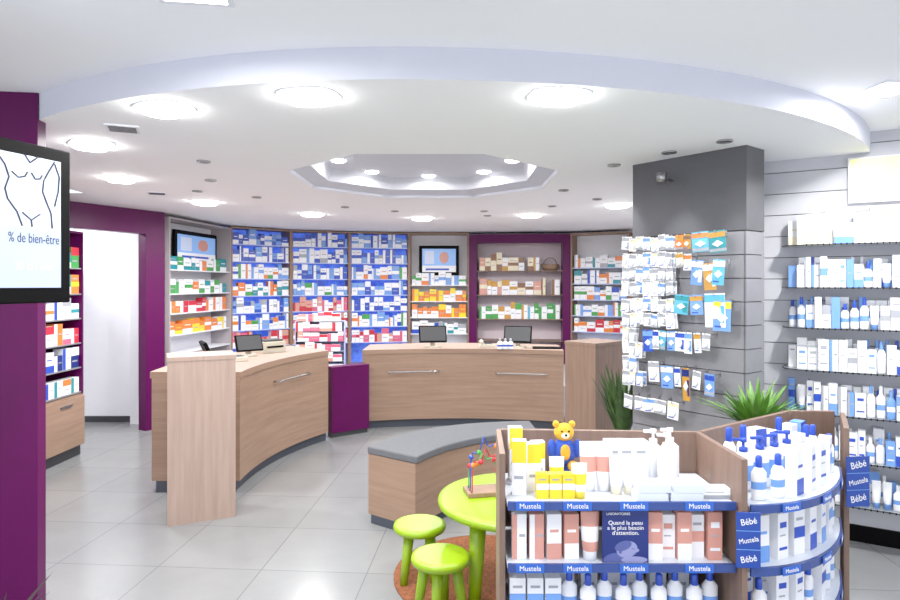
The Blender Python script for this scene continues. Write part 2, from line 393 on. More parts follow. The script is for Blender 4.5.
def screen(M,w,h,label,y=-.02):
    r=ob('wall_screen',MB().box(-w/2,w/2,0,.04,-h/2,h/2,BLACK),M=M,label=label,cat='screen',bevel=.004)
    iw=w/2-.05; ih=h/2-.05
    ob('screen_panel',MB().box(-iw,iw,-.003,0,-ih,ih,SCRBLUE),r)
    f=MB().box(-iw,iw,-.005,-.003,-ih,-ih*.45,cm('white')).box(-iw*.85,-iw*.3,-.005,-.003,-ih*.3,ih*.8,SCREEN).box(-iw*.8,iw*.6,-.007,-.005,-ih*.85,-ih*.68,cm('blue'))
    b=len(f.v)
    for k in range(20):
        a=2*math.pi*k/20; f.v.append((iw*.3+iw*.28*math.cos(a),-.006,ih*.25+ih*.5*math.sin(a)))
    f.face([b+k for k in range(20)],cm('rose'))
    ob('picture',f,r)
    return r
screen(M@T(w*.5,.08,2.06),.98,.4,'small black framed screen above white shelving')
M,w,r=unit(U[4],U[5],.4,2.405,.3,[1.6,1.35,1.1,.85,.62],WOODS,WHITE,WHITE,'white-backed shelf unit with small screen above')
screen(M@T(w*.5,.06,1.98),.62,.46,'small black framed screen above orange cartons')
for z,p in zip([1.6,1.35,1.1,.85],[mixc,yo,yo,wh]): fill(M,.04,w-.04,z,.2,p,'cartons under the small screen',9,'on white-backed shelving',vary=True)
M,w,r=unit(U[5],U[6],.4,2.38,.34,[1.82,1.45,1.08,.75],PURPLE,NICHE,WOODD,'purple framed display unit with dark wood shelves',t=.12)
ob('top_rail',MB().box(.12,w-.12,-.01,.05,2.24,2.38,PURPLE),r)
gb=[('cream','brown'),('white','gold'),('rose','cream'),('white','brown')]
GN='gift cartons in the purple frame'; GP='on dark wood shelf'
fill(M,.16,.85,1.82,.28,gb,GN,7,GP,dp=.15,y=.12,vary=True,kindname='gift_box')
fill(M,.16,w-.16,1.08,.26,[('green','white'),('white','sky'),('white','gold'),('white','green')],GN,13,GP,dp=.14,y=.12,vary=True,kindname='gift_box')
fill(M,.16,w-.16,1.45,.25,gb+[('white','sky')],GN,12,GP,dp=.14,y=.12,skip=.06,vary=True,kindname='gift_box')
bk=MB().loft([(.1,.07,0,WOODS),(.14,.1,.1,WOODS),(.13,.09,.1,WOODS),(.1,.07,.02,WOODS)],16).tube([(.1*math.cos(t),0,.1+.1*math.sin(t)) for t in [i*math.pi/10 for i in range(11)]],.007,WOODD,6).mesh('basket')
for x in (1.25,): ob('wicker_basket',bk,M=M@T(x,.16,1.82),label='small brown basket with arched handle on dark shelf',cat='basket')
fill(M,.9,1.08,1.82,.2,gb,GN,2,GP,dp=.14,y=.12,kindname='gift_box')
M,w,r=unit(U[6],U[7],.4,2.38,.3,[1.86,1.62,1.38,1.14,.9,.66],WOODS,WHITE,LILAC,'oak framed shelf unit with pale shelves')
for z,p in zip([1.86,1.62,1.38,1.14,.9],[wh,wh,mixc,mixc,rd]): fill(M,.04,w-.04,z,.2,p,'cartons in the end unit',8,'on pale shelves of oak unit',vary=True,kindname='end_medicine_box')
NR=[.6,.83,1.06,1.29,1.52,1.76]
M,w,r=unit((-3.47,4.7),(-3.47,5.87),.58,2.1,.36,NR,PURPLE,GREYBK,SLAT,'purple shelf unit above an oak base cabinet')
for z,p in zip(NR,[wh,[('white','blue'),('navy','white')],rd+pk,wh,yo+gr,[('green','red'),('red','teal'),('teal','white')]]):
    fill(M,.04,w-.03,z,.19,p,'cartons in the near side unit',9,'on side shelf by purple wall',y=.07,kindname='side_medicine_box')
bc=bpy.data.objects.new('base_cabinet',None); COL.objects.link(bc); bc.matrix_world=frame((-3.45,4.7),(-3.45,5.87)); bc['label']='oak base cabinet under the side shelves'; bc['category']='cabinet'
ob('body',MB().box(0,1.17,.02,.38,.1,.578,WOODH),bc)
ob('plinth',MB().box(0,1.17,.05,.38,0,.1,DGREY),bc)
for x in (.01,.59):
    dd=ob('door',MB().box(x,x+.565,0,.02,.11,.56,WOODH),bc,bevel=.002); ob('handle',MB().box(x+.2,x+.36,-.015,0,.5,.515,METAL),dd)
Md=frame((-1.87,7.5),(-1.29,7.56)); st=bpy.data.objects.new('display_stand',None); COL.objects.link(st); st.matrix_world=Md; st['label']='low stand loosely stacked with pink and white cartons'; st['category']='display stand'
DW=.58; pks=[('white','pink'),('pink','white'),('white','red'),('rose','white'),('white','rose'),('white','pink')]
ob('side_panel',MB().box(-.008,0,.02,.2,0,1.16,LILAC),st); ob('side_panel',MB().box(DW,DW+.008,.02,.2,0,1.16,LILAC),st); ob('back_panel',MB().box(0,DW,.19,.2,0,1.16,LILAC),st)
for k in range(6):
    z=.55+.122*k; ob('shelf',MB().box(0,DW,0.02,.19,z-.005,z,LILAC),st)
    fill(Md,.005+.02*(k%2),DW-.02*(k%3)-.005,z,.114,pks,'pink cartons on floor stand',5+k%2,'stacked on a low stand',dp=.14,y=.07,gap=.002,vary=True,kindname='stand_medicine_box')

# ------------------------------------------------------------------ counters
def counter(name,inner,outer,h,label,rails):
    r=bpy.data.objects.new(name,None); COL.objects.link(r); r.location=(inner[0][0],inner[0][1],0); r['label']=label; r['category']='counter'
    o0=Matrix.Translation((-inner[0][0],-inner[0][1],0))
    ob('plinth',MB().strip(lerp(inner,outer,.06),lerp(inner,outer,.95),0,.09,PLINTH),r,o0)
    ob('body',MB().strip(inner,outer,.09,h-.05,WOODH),r,o0)
    ob('countertop',MB().strip(lerp(inner,outer,-.015),lerp(inner,outer,1.02),h-.05,h,WOODH,WOODV),r,o0)
    for i0,i1,z in rails:
        P=lerp(inner,outer,-.07)[i0:i1+1]; Q=lerp(inner,outer,0)[i0:i1+1]
        ob('bag_rail',MB().tube([(p[0],p[1],z) for p in P],.008,METAL).tube([(P[0][0],P[0][1],z),(Q[0][0],Q[0][1],z)],.007,METAL).tube([(P[-1][0],P[-1][1],z),(Q[-1][0],Q[-1][1],z)],.007,METAL),r,o0,label='thin brushed metal bag rail')
    return r
counter('service_counter',through((-1.62,4.78),(-1.55,5.6),(-1.25,6.36),20),through((-2.3,4.78),(-2.25,5.9),(-1.75,6.85),20),.93,'curved oak service counter with dark plinth',[(9,16,.74)])
counter('service_counter',through((-.97,6.86),(.15,7.02),(1.25,6.82),24),through((-.97,7.5),(.15,7.7),(1.3,7.45),24),.88,'long curved oak counter facing the entrance',[(3,9,.63),(16,22,.61)])
Ms=frame((-1.87,4.1),(-1.48,4.28)); 
def stand(M,w,dp,h,label,m):
    r=bpy.data.objects.new('oak_pedestal',None); COL.objects.link(r); r.matrix_world=M; r['label']=label; r['category']='pedestal'
    ob('front_panel',MB().box(0,w,0,.03,.0,h-.03,m),r); ob('body',MB().box(.01,w-.01,.03,dp,.02,h-.03,m),r); ob('top',MB().box(-.004,w+.004,-.004,dp+.004,h-.03,h,m),r,bevel=.002)
stand(Ms,dist((-1.87,4.1),(-1.48,4.28)),.3,1.12,'tall pale oak privacy pedestal in front of the counter',WOODV)
stand(frame((1.03,5.55),(1.24,5.3)),.33,.42,1.1,'tall oak privacy pedestal beside the slat wall',mat('mid_oak',(144,116,98),.5,kind='wood',rgb2=(122,95,79),scale=(14,14,.9)))
cab=bpy.data.objects.new('purple_cabinet',None); COL.objects.link(cab); cab.matrix_world=frame((-1.23,6.47),(-.87,6.74)); cab['label']='low purple cabinet between the two oak counters'; cab['category']='cabinet'
ob('body',MB().box(0,.44,.0,.13,.05,.73,PURPLE),cab); ob('top',MB().box(-.002,.442,-.004,.13,.73,.74,PURPLE),cab); ob('plinth',MB().box(.01,.43,.02,.12,0,.05,DGREY),cab)

def monitor(x,y,z,rz,label,s_=1):
    r=bpy.data.objects.new('till_monitor',None); COL.objects.link(r); r.matrix_world=T(x,y,z,rz); r['label']=label; r['category']='monitor'
    ob('base',MB().loft([(.1*s_,.08*s_,0,BEIGE),(.09*s_,.07*s_,.02,BEIGE)],16),r); ob('stem',MB().box(-.025,.025,0,.03,.02,.14*s_,BEIGE),r)
    s=ob('display',MB().box(-.16*s_,.16*s_,0,.03,-.1*s_,.1*s_,BLACK),r,Matrix.Translation((0,-.02,.16*s_))@Matrix.Rotation(math.radians(-24),4,'X'),bevel=.005)
    ob('screen_glass',MB().box(-.145*s_,.145*s_,-.002,0,-.085*s_,.085*s_,DGREY),s)
monitor(-.2,7.15,.88,.15,'black till monitor on beige stand on the long counter')
monitor(.78,7.12,.88,-.25,'black till monitor on beige stand beside mat')
monitor(-1.9,5.85,.93,.7,'black till monitor turned sideways on the curved counter',.8)
monitor(-2.05,5.2,.93,2.1,'black till monitor seen from behind on counter end',.8)
def tele(x,y,z,rz):
    r=ob('telephone',MB().prism([(-.09,-.1),(.09,-.1),(.09,.1),(-.09,.1)],0,.04,BEIGE),M=T(x,y,z,rz),label='beige desk telephone on the oak counter',cat='telephone',bevel=.006,group='counter telephones')
    ob('handset',MB().tube([(-.06,-.09,.055),(-.06,0,.075),(-.06,.09,.055)],.02,BEIGE),r); ob('keypad',MB().box(-.02,.07,-.06,.06,.04,.044,DGREY),r)
tele(-1.9,5.48,.93,.6); tele(.42,7.15,.88,.1)
ob('printer',MB().box(-.12,.12,-.1,.1,0,.11,BEIGE).box(-.09,.09,-.11,-.1,.05,.07,BLACK).box(-.1,.1,-.08,.06,.11,.13,DGREY),M=T(-1.8,6.2,.93,.8),label='beige receipt printer on the curved counter',cat='printer',bevel=.006)
ob('counter_mat',MB().box(-.16,.16,-.1,.1,0,.012,BLACK),M=T(1.1,7.05,.88,-.1),label='thin black writing mat on the counter',cat='mat',bevel=.003)
for i in range(3): ob('small_bottle',bottle(.03,.12,'white','grey','blue'),M=T(.5+.06*i+.06,6.96,.88),label='small white bottle standing on the long counter',cat='bottle',group='bottles on the long counter')

# ------------------------------------------------------------------ bench
bi=through((-.22,3.94),(.14,4.4),(.66,4.62),24); bo=through((-.55,4.18),(-.12,4.74),(.64,4.98),24)
r=bpy.data.objects.new('bench',None); COL.objects.link(r); r['label']='curved oak bench with thin grey upholstered seat'; r['category']='bench'; r.location=(-.2,3.94,0)
o0=Matrix.Translation((.2,-3.94,0))
ob('plinth',MB().strip(lerp(bi,bo,.06),lerp(bi,bo,.94),0,.06,PLINTH),r,o0); ob('base',MB().strip(bi,bo,.06,.46,WOODH),r,o0)
ob('seat',MB().strip(lerp(bi,bo,-.03),lerp(bi,bo,1.03),.46,.51,CUSH),r,o0,bevel=.01)

# ------------------------------------------------------------------ kids corner
ob('round_rug',MB().loft([(.53,.53,.001,RUG),(.53,.53,.01,RUG),(.5,.5,.014,RUG)],48),M=T(.22,3.42,0),label='round rust-brown patterned rug under the play table',cat='rug')
def legs(par,rt,rb,zt,tr,br,sz,ph=.5):
    for k in range(4):
        a=ph+k*math.pi/2
        ob('leg',MB().tube([(rt*math.cos(a),rt*math.sin(a),zt),((rt+rb)/2*math.cos(a),(rt+rb)/2*math.sin(a),zt/2),(rb*math.cos(a),rb*math.sin(a),0.0)],tr,GREEN,14,r2=br),par)
def stool(x,y,rz,z0):
    r=bpy.data.objects.new('stool',None); COL.objects.link(r); r.matrix_world=T(x,y,z0,rz); r['label']='lime green plastic children\'s stool with splayed legs'; r['category']='stool'; r['group']='green play stools'
    ob('seat',MB().loft([(.12,.12,.255,GREEN),(.138,.138,.262,GREEN),(.143,.143,.278,GREEN),(.138,.138,.293,GREEN),(.12,.12,.3,GREEN)],32),r)
    legs(r,.075,.115,.257,.028,.02,.3)
stool(-.165,3.36,.3,.015); stool(-.045,2.97,.9,.014)
r=bpy.data.objects.new('play_table',None); COL.objects.link(r); r.matrix_world=T(.36,3.26,.015); r['label']='round lime green plastic children\'s play table'; r['category']='table'
ob('tabletop',MB().loft([(.39,.39,.43,GREEN),(.42,.42,.44,GREEN),(.425,.425,.455,GREEN),(.42,.42,.47,GREEN),(.4,.4,.478,GREEN)],48),r)
legs(r,.3,.33,.432,.042,.03,.48,.75)
bm_=bpy.data.objects.new('bead_maze',None); COL.objects.link(bm_); bm_.matrix_world=T(.19,3.3,.493,.2); bm_['label']='wooden bead maze toy with coloured wires on table'; bm_['category']='toy'
ob('base',MB().box(-.11,.11,-.07,.07,0,.025,WOODS),bm_,bevel=.004)
for k,(c1,yy,hh) in enumerate([('red',-.04,.2),('blue',0,.25),('green',.04,.16)]):
    pth=[(.09*math.cos(math.pi*i/20),yy+.025*math.sin(i*.9),.025+hh*math.sin(math.pi*i/20)*(1+.12*math.sin(i*1.3))) for i in range(21)]
    ob('wire',MB().tube(pth,.004,cm(c1),6),bm_)
    for j in (2,4,6,13,16): ob('bead',MB().ball(pth[j],.014,cm(random.choice(['yellow','red','blue','green','orange'])),10,6),bm_)

# ------------------------------------------------------------------ plants
def plant(x,y,z,pr,ph,n,ln,leaf,label,sp=.6,wd=.014,name='potted_plant'):
    r=bpy.data.objects.new(name,None); COL.objects.link(r); r.matrix_world=T(x,y,z); r['label']=label; r['category']='plant'
    ob('pot',MB().loft([(pr*.75,pr*.75,0,POT),(pr,pr,ph,POT),(pr*.9,pr*.9,ph,POT),(pr*.88,pr*.88,ph-.03,LEAFD)],24),r)
    f=MB()
    for i in range(n):
        a=random.uniform(0,6.28); tilt=random.uniform(.1,sp); l=ln*random.uniform(.65,1.05); b=len(f.v)
        for k in range(7):
            t=k/6; rr=.02+l*t*math.sin(tilt)*(1+.5*t); zz=ph-.02+l*(t*math.cos(tilt)-.35*t*t*tilt); w=wd*(1-t**2.2)*(.5+.9*min(1,t*4))+.0006
            ca,sa=math.cos(a),math.sin(a)
            f.v+=[(rr*ca-w*sa,rr*sa+w*ca,zz),(rr*ca,rr*sa,zz-w*.35),(rr*ca+w*sa,rr*sa-w*ca,zz)]
        for k in range(6):
            o=b+3*k; f.face([o,o+1,o+4,o+3],leaf,True); f.face([o+1,o+2,o+5,o+4],leaf,True)
    ob('foliage',f,r)
plant(1.57,3.18,0,.12,.86,90,.3,LEAF,'green spiky leafed plant in tall grey planter',.72,.014)
plant(1.33,4.78,0,.13,.4,100,.62,LEAFD,'dark green narrow leafed plant beside slat wall',.3,.018)
plant(-1.62,2.18,0,.14,.3,20,.3,LEAFP,'dark reddish grassy plant in a grey pot',.7,.01)

# ------------------------------------------------------------------ gondola
g=bpy.data.objects.new('display_gondola',None); COL.objects.link(g); g.location=(.98,2.45,0); g['label']='oak product gondola with curved glass-edged shelves'; g['category']='display stand'
G0=Matrix.Translation((-.98,-2.45,0)); HT=1.02
def panel(a,b,nm='panel',h=HT,t=.02,m=WOODD):
    return ob(nm,MB().box(0,dist(a,b),0,t,0,h,m),g,G0@frame(a,b),bevel=.002)
panel((.19,2.13),(.205,2.5),'end_panel'); panel((.205,2.49),(.975,2.445),'back_panel')
panel((.99,2.06),(.99,2.46),'divider'); panel((1.0,2.455),(1.56,2.85),'back_panel'); panel((1.57,2.855),(1.77,2.85),'back_panel'); panel((1.78,2.83),(1.6,2.52),'end_panel')
arcf=through((1.0,2.07),(1.32,2.19),(1.58,2.52),14); arcb=through((1.0,2.44),(1.27,2.63),(1.56,2.82),14)
RAIL=mat('shelf_rail',(44,66,132),.2)
for z in (.86,.65,.44,.2):
    ob('shelf',MB().box(.195,.966,2.1,2.44,z-.012,z,GLASSY),g,G0)
    ob('price_rail',MB().box(.195,.966,2.09,2.1,z-.02,z+.008,RAIL),g,G0,label='dark blue price rail')
    ob('shelf',MB().strip(arcf,arcb,z-.012,z,GLASSY),g,G0)
    ob('price_rail',MB().strip(lerp(arcf,arcb,-.035),lerp(arcf,arcb,-.005),z-.02,z+.008,RAIL),g,G0,label='curved dark blue price rail')
for z in (.86,.65):
    for x in (.27,.43,.62,.84):
        t=ob('price_tag',MB().box(-.048,.048,0,.002,-.014,.016,TAGB),g,G0@T(x,2.087,z-.006)); text('Mustela',.0235,cm('white'),t,T(0,-.001,.001))
for z in (.86,.65,.44):
    for i in (3,7,11):
        p=lerp(arcf,arcb,-.045)[i]; q=lerp(arcf,arcb,-.045)[i+1]
        t=ob('price_tag',MB().box(-.04,.04,0,.002,-.014,.014,TAGB),g,G0@Matrix.Translation((p[0],p[1],z-.006))@frame((0,0),(q[0]-p[0],q[1]-p[1]))); text('Mustela',.019,cm('white'),t,T(0,-.001,0))
def sign(M,w,h,lines,label,parent=None):
    s=ob('brand_sign',MB().box(-w/2,w/2,0,.004,0,h,PBLUE),M=M,label=label,cat='sign',group='blue shelf signs',bevel=.002)
    for i,l in enumerate(lines):
        text(l,w*(.38 if len(l)<6 else .3),cm('white'),s,T(0,-.001,h*(1-(i+.5)/len(lines)))@Matrix.Rotation(-.2,4,'Y'),sx=.88)
        if i: ob('divider_line',MB().box(-w/2,w/2,-.001,0,h*(1-i/len(lines))-.001,h*(1-i/len(lines))+.001,cm('lightblue')),s)
    return s
sign(T(.985,2.045,.665,-.1),.078,.185,['Bébé','Mustela','Bébé'],'blue sign with white baby brand lettering at shelf end')
sign(T(1.62,2.46,.72,.1),.1,.2,['Bébé','Mustela','Bébé'],'blue double sign with white lettering beside curved shelf')

def prod(me,nm,x,y,z,label,cat,group,rz=0): return ob(nm,me,M=T(x,y,z,rz),label=label,cat=cat,group=group)
G1='baby care on the top shelf'; G2='baby care on the middle shelf'; G3='baby care on the lower shelf'
z=.8605
for x,y,h in [(.245,2.2,.19),(.3,2.24,.17),(.248,2.36,.2),(.33,2.34,.15)]:
    prod(carton(.05,.04,h,'white','yellow',1),'lotion_box',x,y,z,'white and yellow baby lotion carton on shelf','box',G1,random.uniform(-.1,.1))
for x in (.32,.365,.41): prod(carton(.042,.035,.085,'yellow','white',2),'lotion_box',x,2.16,z,'short yellow carton on the glass shelf','box',G1)
for x,y in [(.45,2.16),(.385,2.24)]: prod(tubem(.055,.12,'white','yellow','yellow'),'cream_tube',x,y,z,'white tube with yellow cap on shelf','tube',G1)
for x in (.50,.555): prod(tubem(.065,.175,'white','white','rose'),'cream_tube',x,2.24,z,'tall white cream tube standing on cap','tube',G1)
for x in (.60,.65,.70): prod(carton(.055,.05,.165,'white','grey',4),'lotion_box',x,2.3,z,'plain white baby care carton','box',G1,random.uniform(-.2,.2))
for x in (.59,.635,.675): prod(tubem(.05,.14,'white','cream'),'cream_tube',x,2.2,z,'small white cream tube on shelf','tube',G1)
def pump(x,y,z,h,group,a='white',cap='white',lab='white'):
    o=ob('pump_bottle',MB().loft([(.03,.022,0,cm(a)),(.034,.025,.006,cm(a)),(.034,.025,h*.2,cm(lab)),(.034,.025,h*.5,cm(a)),(.033,.024,h*.66,cm(a)),(.014,.014,h*.74,cm(a))],16),M=T(x,y,z,random.uniform(-.4,.4)),label=f'{a} pump bottle with {cap} dispenser head',cat='bottle',group=group)
    ob('pump_head',MB().loft([(.015,.015,h*.74,cm(cap)),(.015,.015,h*.82,cm(cap)),(.005,.005,h*.83,cm(cap)),(.005,.005,h*.93,cm(cap)),(.012,.012,h*.93,cm(cap)),(.012,.012,h,cm(cap))],12).box(-.035,0,-.006,.006,h*.94,h*.99,cm(cap)),o)
for x,y in [(.76,2.32),(.83,2.34),(.79,2.26)]: pump(x,y,z,.2,G1)
for i,x in enumerate((.68,.8)):
    for k in range(2):
        if 'case' not in cache: cache['case']=MB().box(-.055,.055,-.035,.035,0,.026,GLASSY).box(-.05,.05,-.03,.03,.026,.03,cm('white')).mesh('case')
        prod(cache['case'],'wipes_case',x+.01+.008*k,2.15,z+.031*k,'flat white translucent wipes case lying on shelf','box',G1)
prod(carton(.11,.05,.035,'white','grey',0),'wipes_case',.915,2.17,z,'flat white case lying at shelf end','box',G1)
tb=bpy.data.objects.new('teddy_bear',None); COL.objects.link(tb); tb.matrix_world=T(.43,2.34,z+.0); tb['label']='yellow plush teddy bear in blue outfit on shelf'; tb['category']='toy'
Yl=mat('plush_yellow',(226,172,46),.9,kind='noise',rgb2=(204,148,30),scale=(20,20,20)); Bp=mat('plush_blue',(44,84,190),.9,kind='noise',rgb2=(30,60,160),scale=(20,20,20))
ob('body',MB().ball((0,0,.11),(.045,.035,.055),Bp).ball((0,-.028,.115),(.02,.012,.03),Yl).ball((-.048,-.01,.125),(.016,.016,.035),Bp).ball((.048,-.01,.125),(.016,.016,.035),Bp).ball((-.028,-.03,.065),(.02,.035,.02),Yl).ball((.028,-.03,.065),(.02,.035,.02),Yl).box(-.05,.05,-.04,.04,0,.052,Bp),tb)
ob('head',MB().ball((0,0,.185),(.038,.034,.034),Yl,16,10).ball((-.03,0,.215),.013,Yl).ball((.03,0,.215),.013,Yl).ball((0,-.03,.178),(.016,.014,.012),cm('cream')).ball((0,-.044,.183),.005,BLACK,8,6).ball((-.013,-.031,.194),.004,BLACK,8,6).ball((.013,-.031,.194),.004,BLACK,8,6),tb)
z=.6505
for i,x in enumerate((.24,.3,.36,.42)): prod(carton(.05,.045,.155,'white' if i%2==0 else 'rose','rose' if i%2==0 else 'white',3 if i<2 else 0),'lotion_box',x,2.17,z,'pink and white tall baby care carton','box',G2,random.uniform(-.08,.08))
prod(tubem(.065,.165,'rose','white','white'),'cream_tube',.485,2.15,z,'pink cream tube with white cap','tube',G2)
for i,x in enumerate((.71,.76,.81,.86,.915)):
    prod(carton(.048,.045,.15 if i%2 else .165,'white' if i%2 else 'rose','rose' if i%2 else 'white',[0,4,0,2,4][i]),'lotion_box',x,2.16+.02*(i%2),z,'white and pink baby care carton','box',G2,random.uniform(-.1,.1))
for x in (.27,.34,.41,.72,.79,.86,.92): prod(carton(.05,.045,.16,'rose','white',1),'lotion_box',x,2.3,z,'pink carton in second row','box',G2)
ps=ob('shelf_poster',MB().box(-.079,.079,0,.004,0,.182,cm('navy')),M=T(.6,2.12,z),label='dark blue leaning poster with white French slogan',cat='poster')
text("Quand la peau\na le plus besoin\nd'attention.",.0192,cm('white'),ps,T(.0,-.001,.119),sx=1.05)
text("LABORATOIRES",.0115,cm('white'),ps,T(-.025,-.001,.167))
def disc(f,cx,cz,rx,rz_,m,y,rot=0): 
    b=len(f.v); n=28
    for k in range(n):
        a=2*math.pi*k/n; u=rx*math.cos(a); v=rz_*math.sin(a)
        f.v.append((cx+u*math.cos(rot)-v*math.sin(rot),y,max(.001,cz+u*math.sin(rot)+v*math.cos(rot))))
    f.face([b+k for k in range(n)],m)
f=MB(); disc(f,-.035,.014,.042,.02,SKIND,-.0012,.15); disc(f,.03,.01,.045,.012,SKIN,-.0013)
disc(f,.005,.046,.036,.028,SKIN,-.0014,.25); disc(f,-.008,.058,.03,.016,SKIND,-.0015,.35); disc(f,-.018,.04,.006,.009,SKIND,-.0016)
disc(f,.04,.042,.007,.005,SKIN,-.0015,.6); disc(f,.026,.048,.007,.0014,SKIND,-.0018,-.2); disc(f,.033,.03,.005,.0016,SKIND,-.0018)
ob('picture',f,ps,label='blue toned photo of a sleeping baby')
z=.4405
for i in range(12):
    x=.235+i*.062
    if i<3: prod(carton(.055,.05,.14,'white','lightblue',2),'lotion_box',x,2.18,z,'white and light blue carton','box',G3)
    else: prod(bottle(.028,.15+.01*(i%2),'white','blue','lightblue'),'lotion_bottle',x,2.17+.02*(i%2),z,'white lotion bottle with blue cap','bottle',G3)
for i in range(8): prod(carton(.06,.05,.165,'white','lightblue',1),'lotion_box',.26+i*.085,2.32,z,'white carton in second row','box',G3)
for zi,z in enumerate((.8605,.6505,.4405)):
    G=['bottles on the curved top shelf','bottles on the curved middle shelf','bottles on the curved lower shelf'][zi]
    F=through(arcf[0],arcf[7],arcf[-1],40); Bk=through(arcb[0],arcb[7],arcb[-1],40)
    for row,tt in enumerate((.16,.42,.68)):
        Lr=lerp(F,Bk,tt)
        for i in range(4,38,5):
            p=Lr[i]; q=Lr[i+1]; rz=math.atan2(q[1]-p[1],q[0]-p[0])+random.uniform(-.15,.15)
            kk=random.random()
            if zi==0 and row==2:
                if kk<.4: prod(bottle(.03,.2,'white','blue','lightblue'),'lotion_bottle',p[0],p[1],z,'tall white lotion bottle with blue cap','bottle',G,rz)
                else: prod(carton(.06,.045,random.choice([.16,.18,.2]),'lightblue' if kk>.7 else 'white','blue' if kk<.85 else 'lightblue',random.choice([0,2,1])),'lotion_box',p[0],p[1],z,'blue and white baby care pack','box',G,rz)
            elif zi==0 and row==1 and i<20: pump(p[0],p[1],z,.185,G,'white','blue','lightblue')
            elif kk<.6: prod(bottle(.027,random.choice([.165,.18]) if row else .15,'white','blue','lightblue'),'lotion_bottle',p[0],p[1],z,'white lotion bottle with blue cap','bottle',G,rz)
            else: prod(carton(.052,.04,.16,'white','lightblue' if kk<.8 else 'blue',random.choice([0,2,4])),'lotion_box',p[0],p[1],z,'white and blue baby care carton','box',G,rz)

# ------------------------------------------------------------------ right wall shelves
ROW=[1.85,1.585,1.335,1.075,.81,.54,.275]
GLS=mat('shelf_glass',(230,238,242),.05,trans=.85)
ws=bpy.data.objects.new('wall_shelving',None); COL.objects.link(ws); ws.matrix_world=Mr; ws['label']='thin glass wall shelves with dark front edge'; ws['category']='shelving'
for z in ROW:
    ob('shelf',MB().strip([(.23,-.08),(.25,-.17),(.36,-.22),(1.7,-.22)],[(.23,-.001),(.25,-.001),(.36,-.001),(1.7,-.001)],z-.006,z,GLS),ws)
    f=MB().strip([(.223,-.08),(.244,-.176),(.358,-.225),(1.7,-.225)],[(.23,-.08),(.25,-.17),(.36,-.22),(1.7,-.22)],z-.006,z+.001,DGREY)
    for k in range(42): f.box(.36+k*.03,.366+k*.03,-.228,-.225,z-.009,z+.004,BLACK)
    ob('shelf_edge',f,ws,label='dark beaded front edge')
for ri,z in enumerate(ROW):
    for row in (0,1):
        x=.26+.05*(1-row)
        while x<1.12:
            kk=random.random(); G=f'toiletries on the glass wall shelves'
            y=(-.165 if x>.4 else -.12) if row==0 else -.06
            if ri==0:
                w=random.choice([.05,.07,.1,.12]); h=random.choice([.12,.16,.19])+.04*row
                me=carton(w,.07,h,'white',random.choice(['cream','lightblue','grey','rose','cream']),random.choice([0,1,2,4])); nm='skincare_box'
            elif kk<.3:
                w=.046; me=bottle(.022,random.choice([.15,.17,.19]),'white' if kk<.24 else 'lightblue','white' if kk<.12 else 'blue' if kk<.2 else 'lightblue','lightblue' if kk<.2 else 'white'); nm='lotion_bottle'
            elif kk<.45:
                w=.05; me=tubem(.046,random.choice([.14,.16]),'white','lightblue' if kk<.38 else 'white','lightblue' if kk>.41 else 'white'); nm='cream_tube'
            else:
                w=random.choice([.036,.045,.055]); me=carton(w,.05,random.choice([.14,.17,.19]),'white' if kk<.92 else 'lightblue',random.choice(['lightblue','blue','white','grey','lightblue']),random.choice([0,1,2,3,4,4])); nm='skincare_box'
            ob(nm,me,M=Mr@T(x+w/2,y,z+.0005),label='white and blue '+{'lotion_bottle':'lotion bottle','cream_tube':'cream tube','skincare_box':'skincare carton'}[nm]+' on a glass wall shelf',cat={'lotion_bottle':'bottle','cream_tube':'tube','skincare_box':'box'}[nm],group=G)
            x+=w+.003
o=ob('light_box',MB().box(-.135,.135,-.03,-.001,0,.28,WHITE),M=Mr@T(.72,0,2.11),label='square illuminated light box on the slat wall',cat='light box')
ob('frame',MB().box(-.135,-.126,-.038,-.03,0,.28,WHITE).box(.126,.135,-.038,-.03,0,.28,WHITE).box(-.126,.126,-.038,-.03,0,.009,WHITE).box(-.126,.126,-.038,-.03,.271,.28,WHITE),o)
ob('lit_panel',MB().box(-.126,.126,-.034,-.03,.009,.271,LBOX),o)

# ------------------------------------------------------------------ hanging packs
hk=MB().tube([(0,0,0),(0,-.13,0),(0,-.14,.012)],.0025,METAL,6).box(-.006,.006,-.004,0,-.015,.015,METAL).mesh('hook')
pc={}
def pack(u,z,w,h,a,b,n=1):
    ob('peg_hook',hk,M=Mc@T(u,0,z),label='thin metal display hook on slat board',cat='hook',group='display hooks on slat wall')
    for k in range(n):
        pt=random.randrange(3); key=(w,h,a,b,pt)
        if key not in pc:
            f=MB().box(-w/2,w/2,0,.002,-h+.012,.012,cm(a)); f.box(-w/2,w/2,-.001,0,-h*.2,.004,cm(b))
            if pt==0: f.box(-w*.4,w*.1,-.001,0,-h*.82,-h*.76,cm('blue'))
            if pt==1: f.box(-w*.5,w*.5,-.001,0,-h*.85,-h*.72,cm('grey')); 
            if pt==2: f.box(w*.15,w*.45,-.001,0,-h*.8,-h*.3,cm(b))
            g2=MB().loft([(w*.32,h*.22,0,GLASSY),(w*.28,h*.19,.01,GLASSY)],12) if a in('white','cream') else MB().loft([(w*.34,h*.16,0,cm('white')),(w*.3,h*.14,.006,cm('white'))],4)
            me2=g2.mesh('bubble'); me2.transform(Matrix.Translation((0,0,-h*.5))@Matrix.Rotation(math.pi/2,4,'X'))
            pc[key]=(f.mesh('card'),me2)
        o=ob('blister_pack',pc[key][0],M=Mc@T(u+random.uniform(-.004,.004),-.115+.035*k,z-.002,random.uniform(-.25,.25))@Matrix.Rotation(random.uniform(-.1,.1),4,'Y'),label=f'{a} and {b} blister pack hanging on hook',cat='blister pack',group='packs on the slat wall')
        ob('bubble',pc[key][1],o)
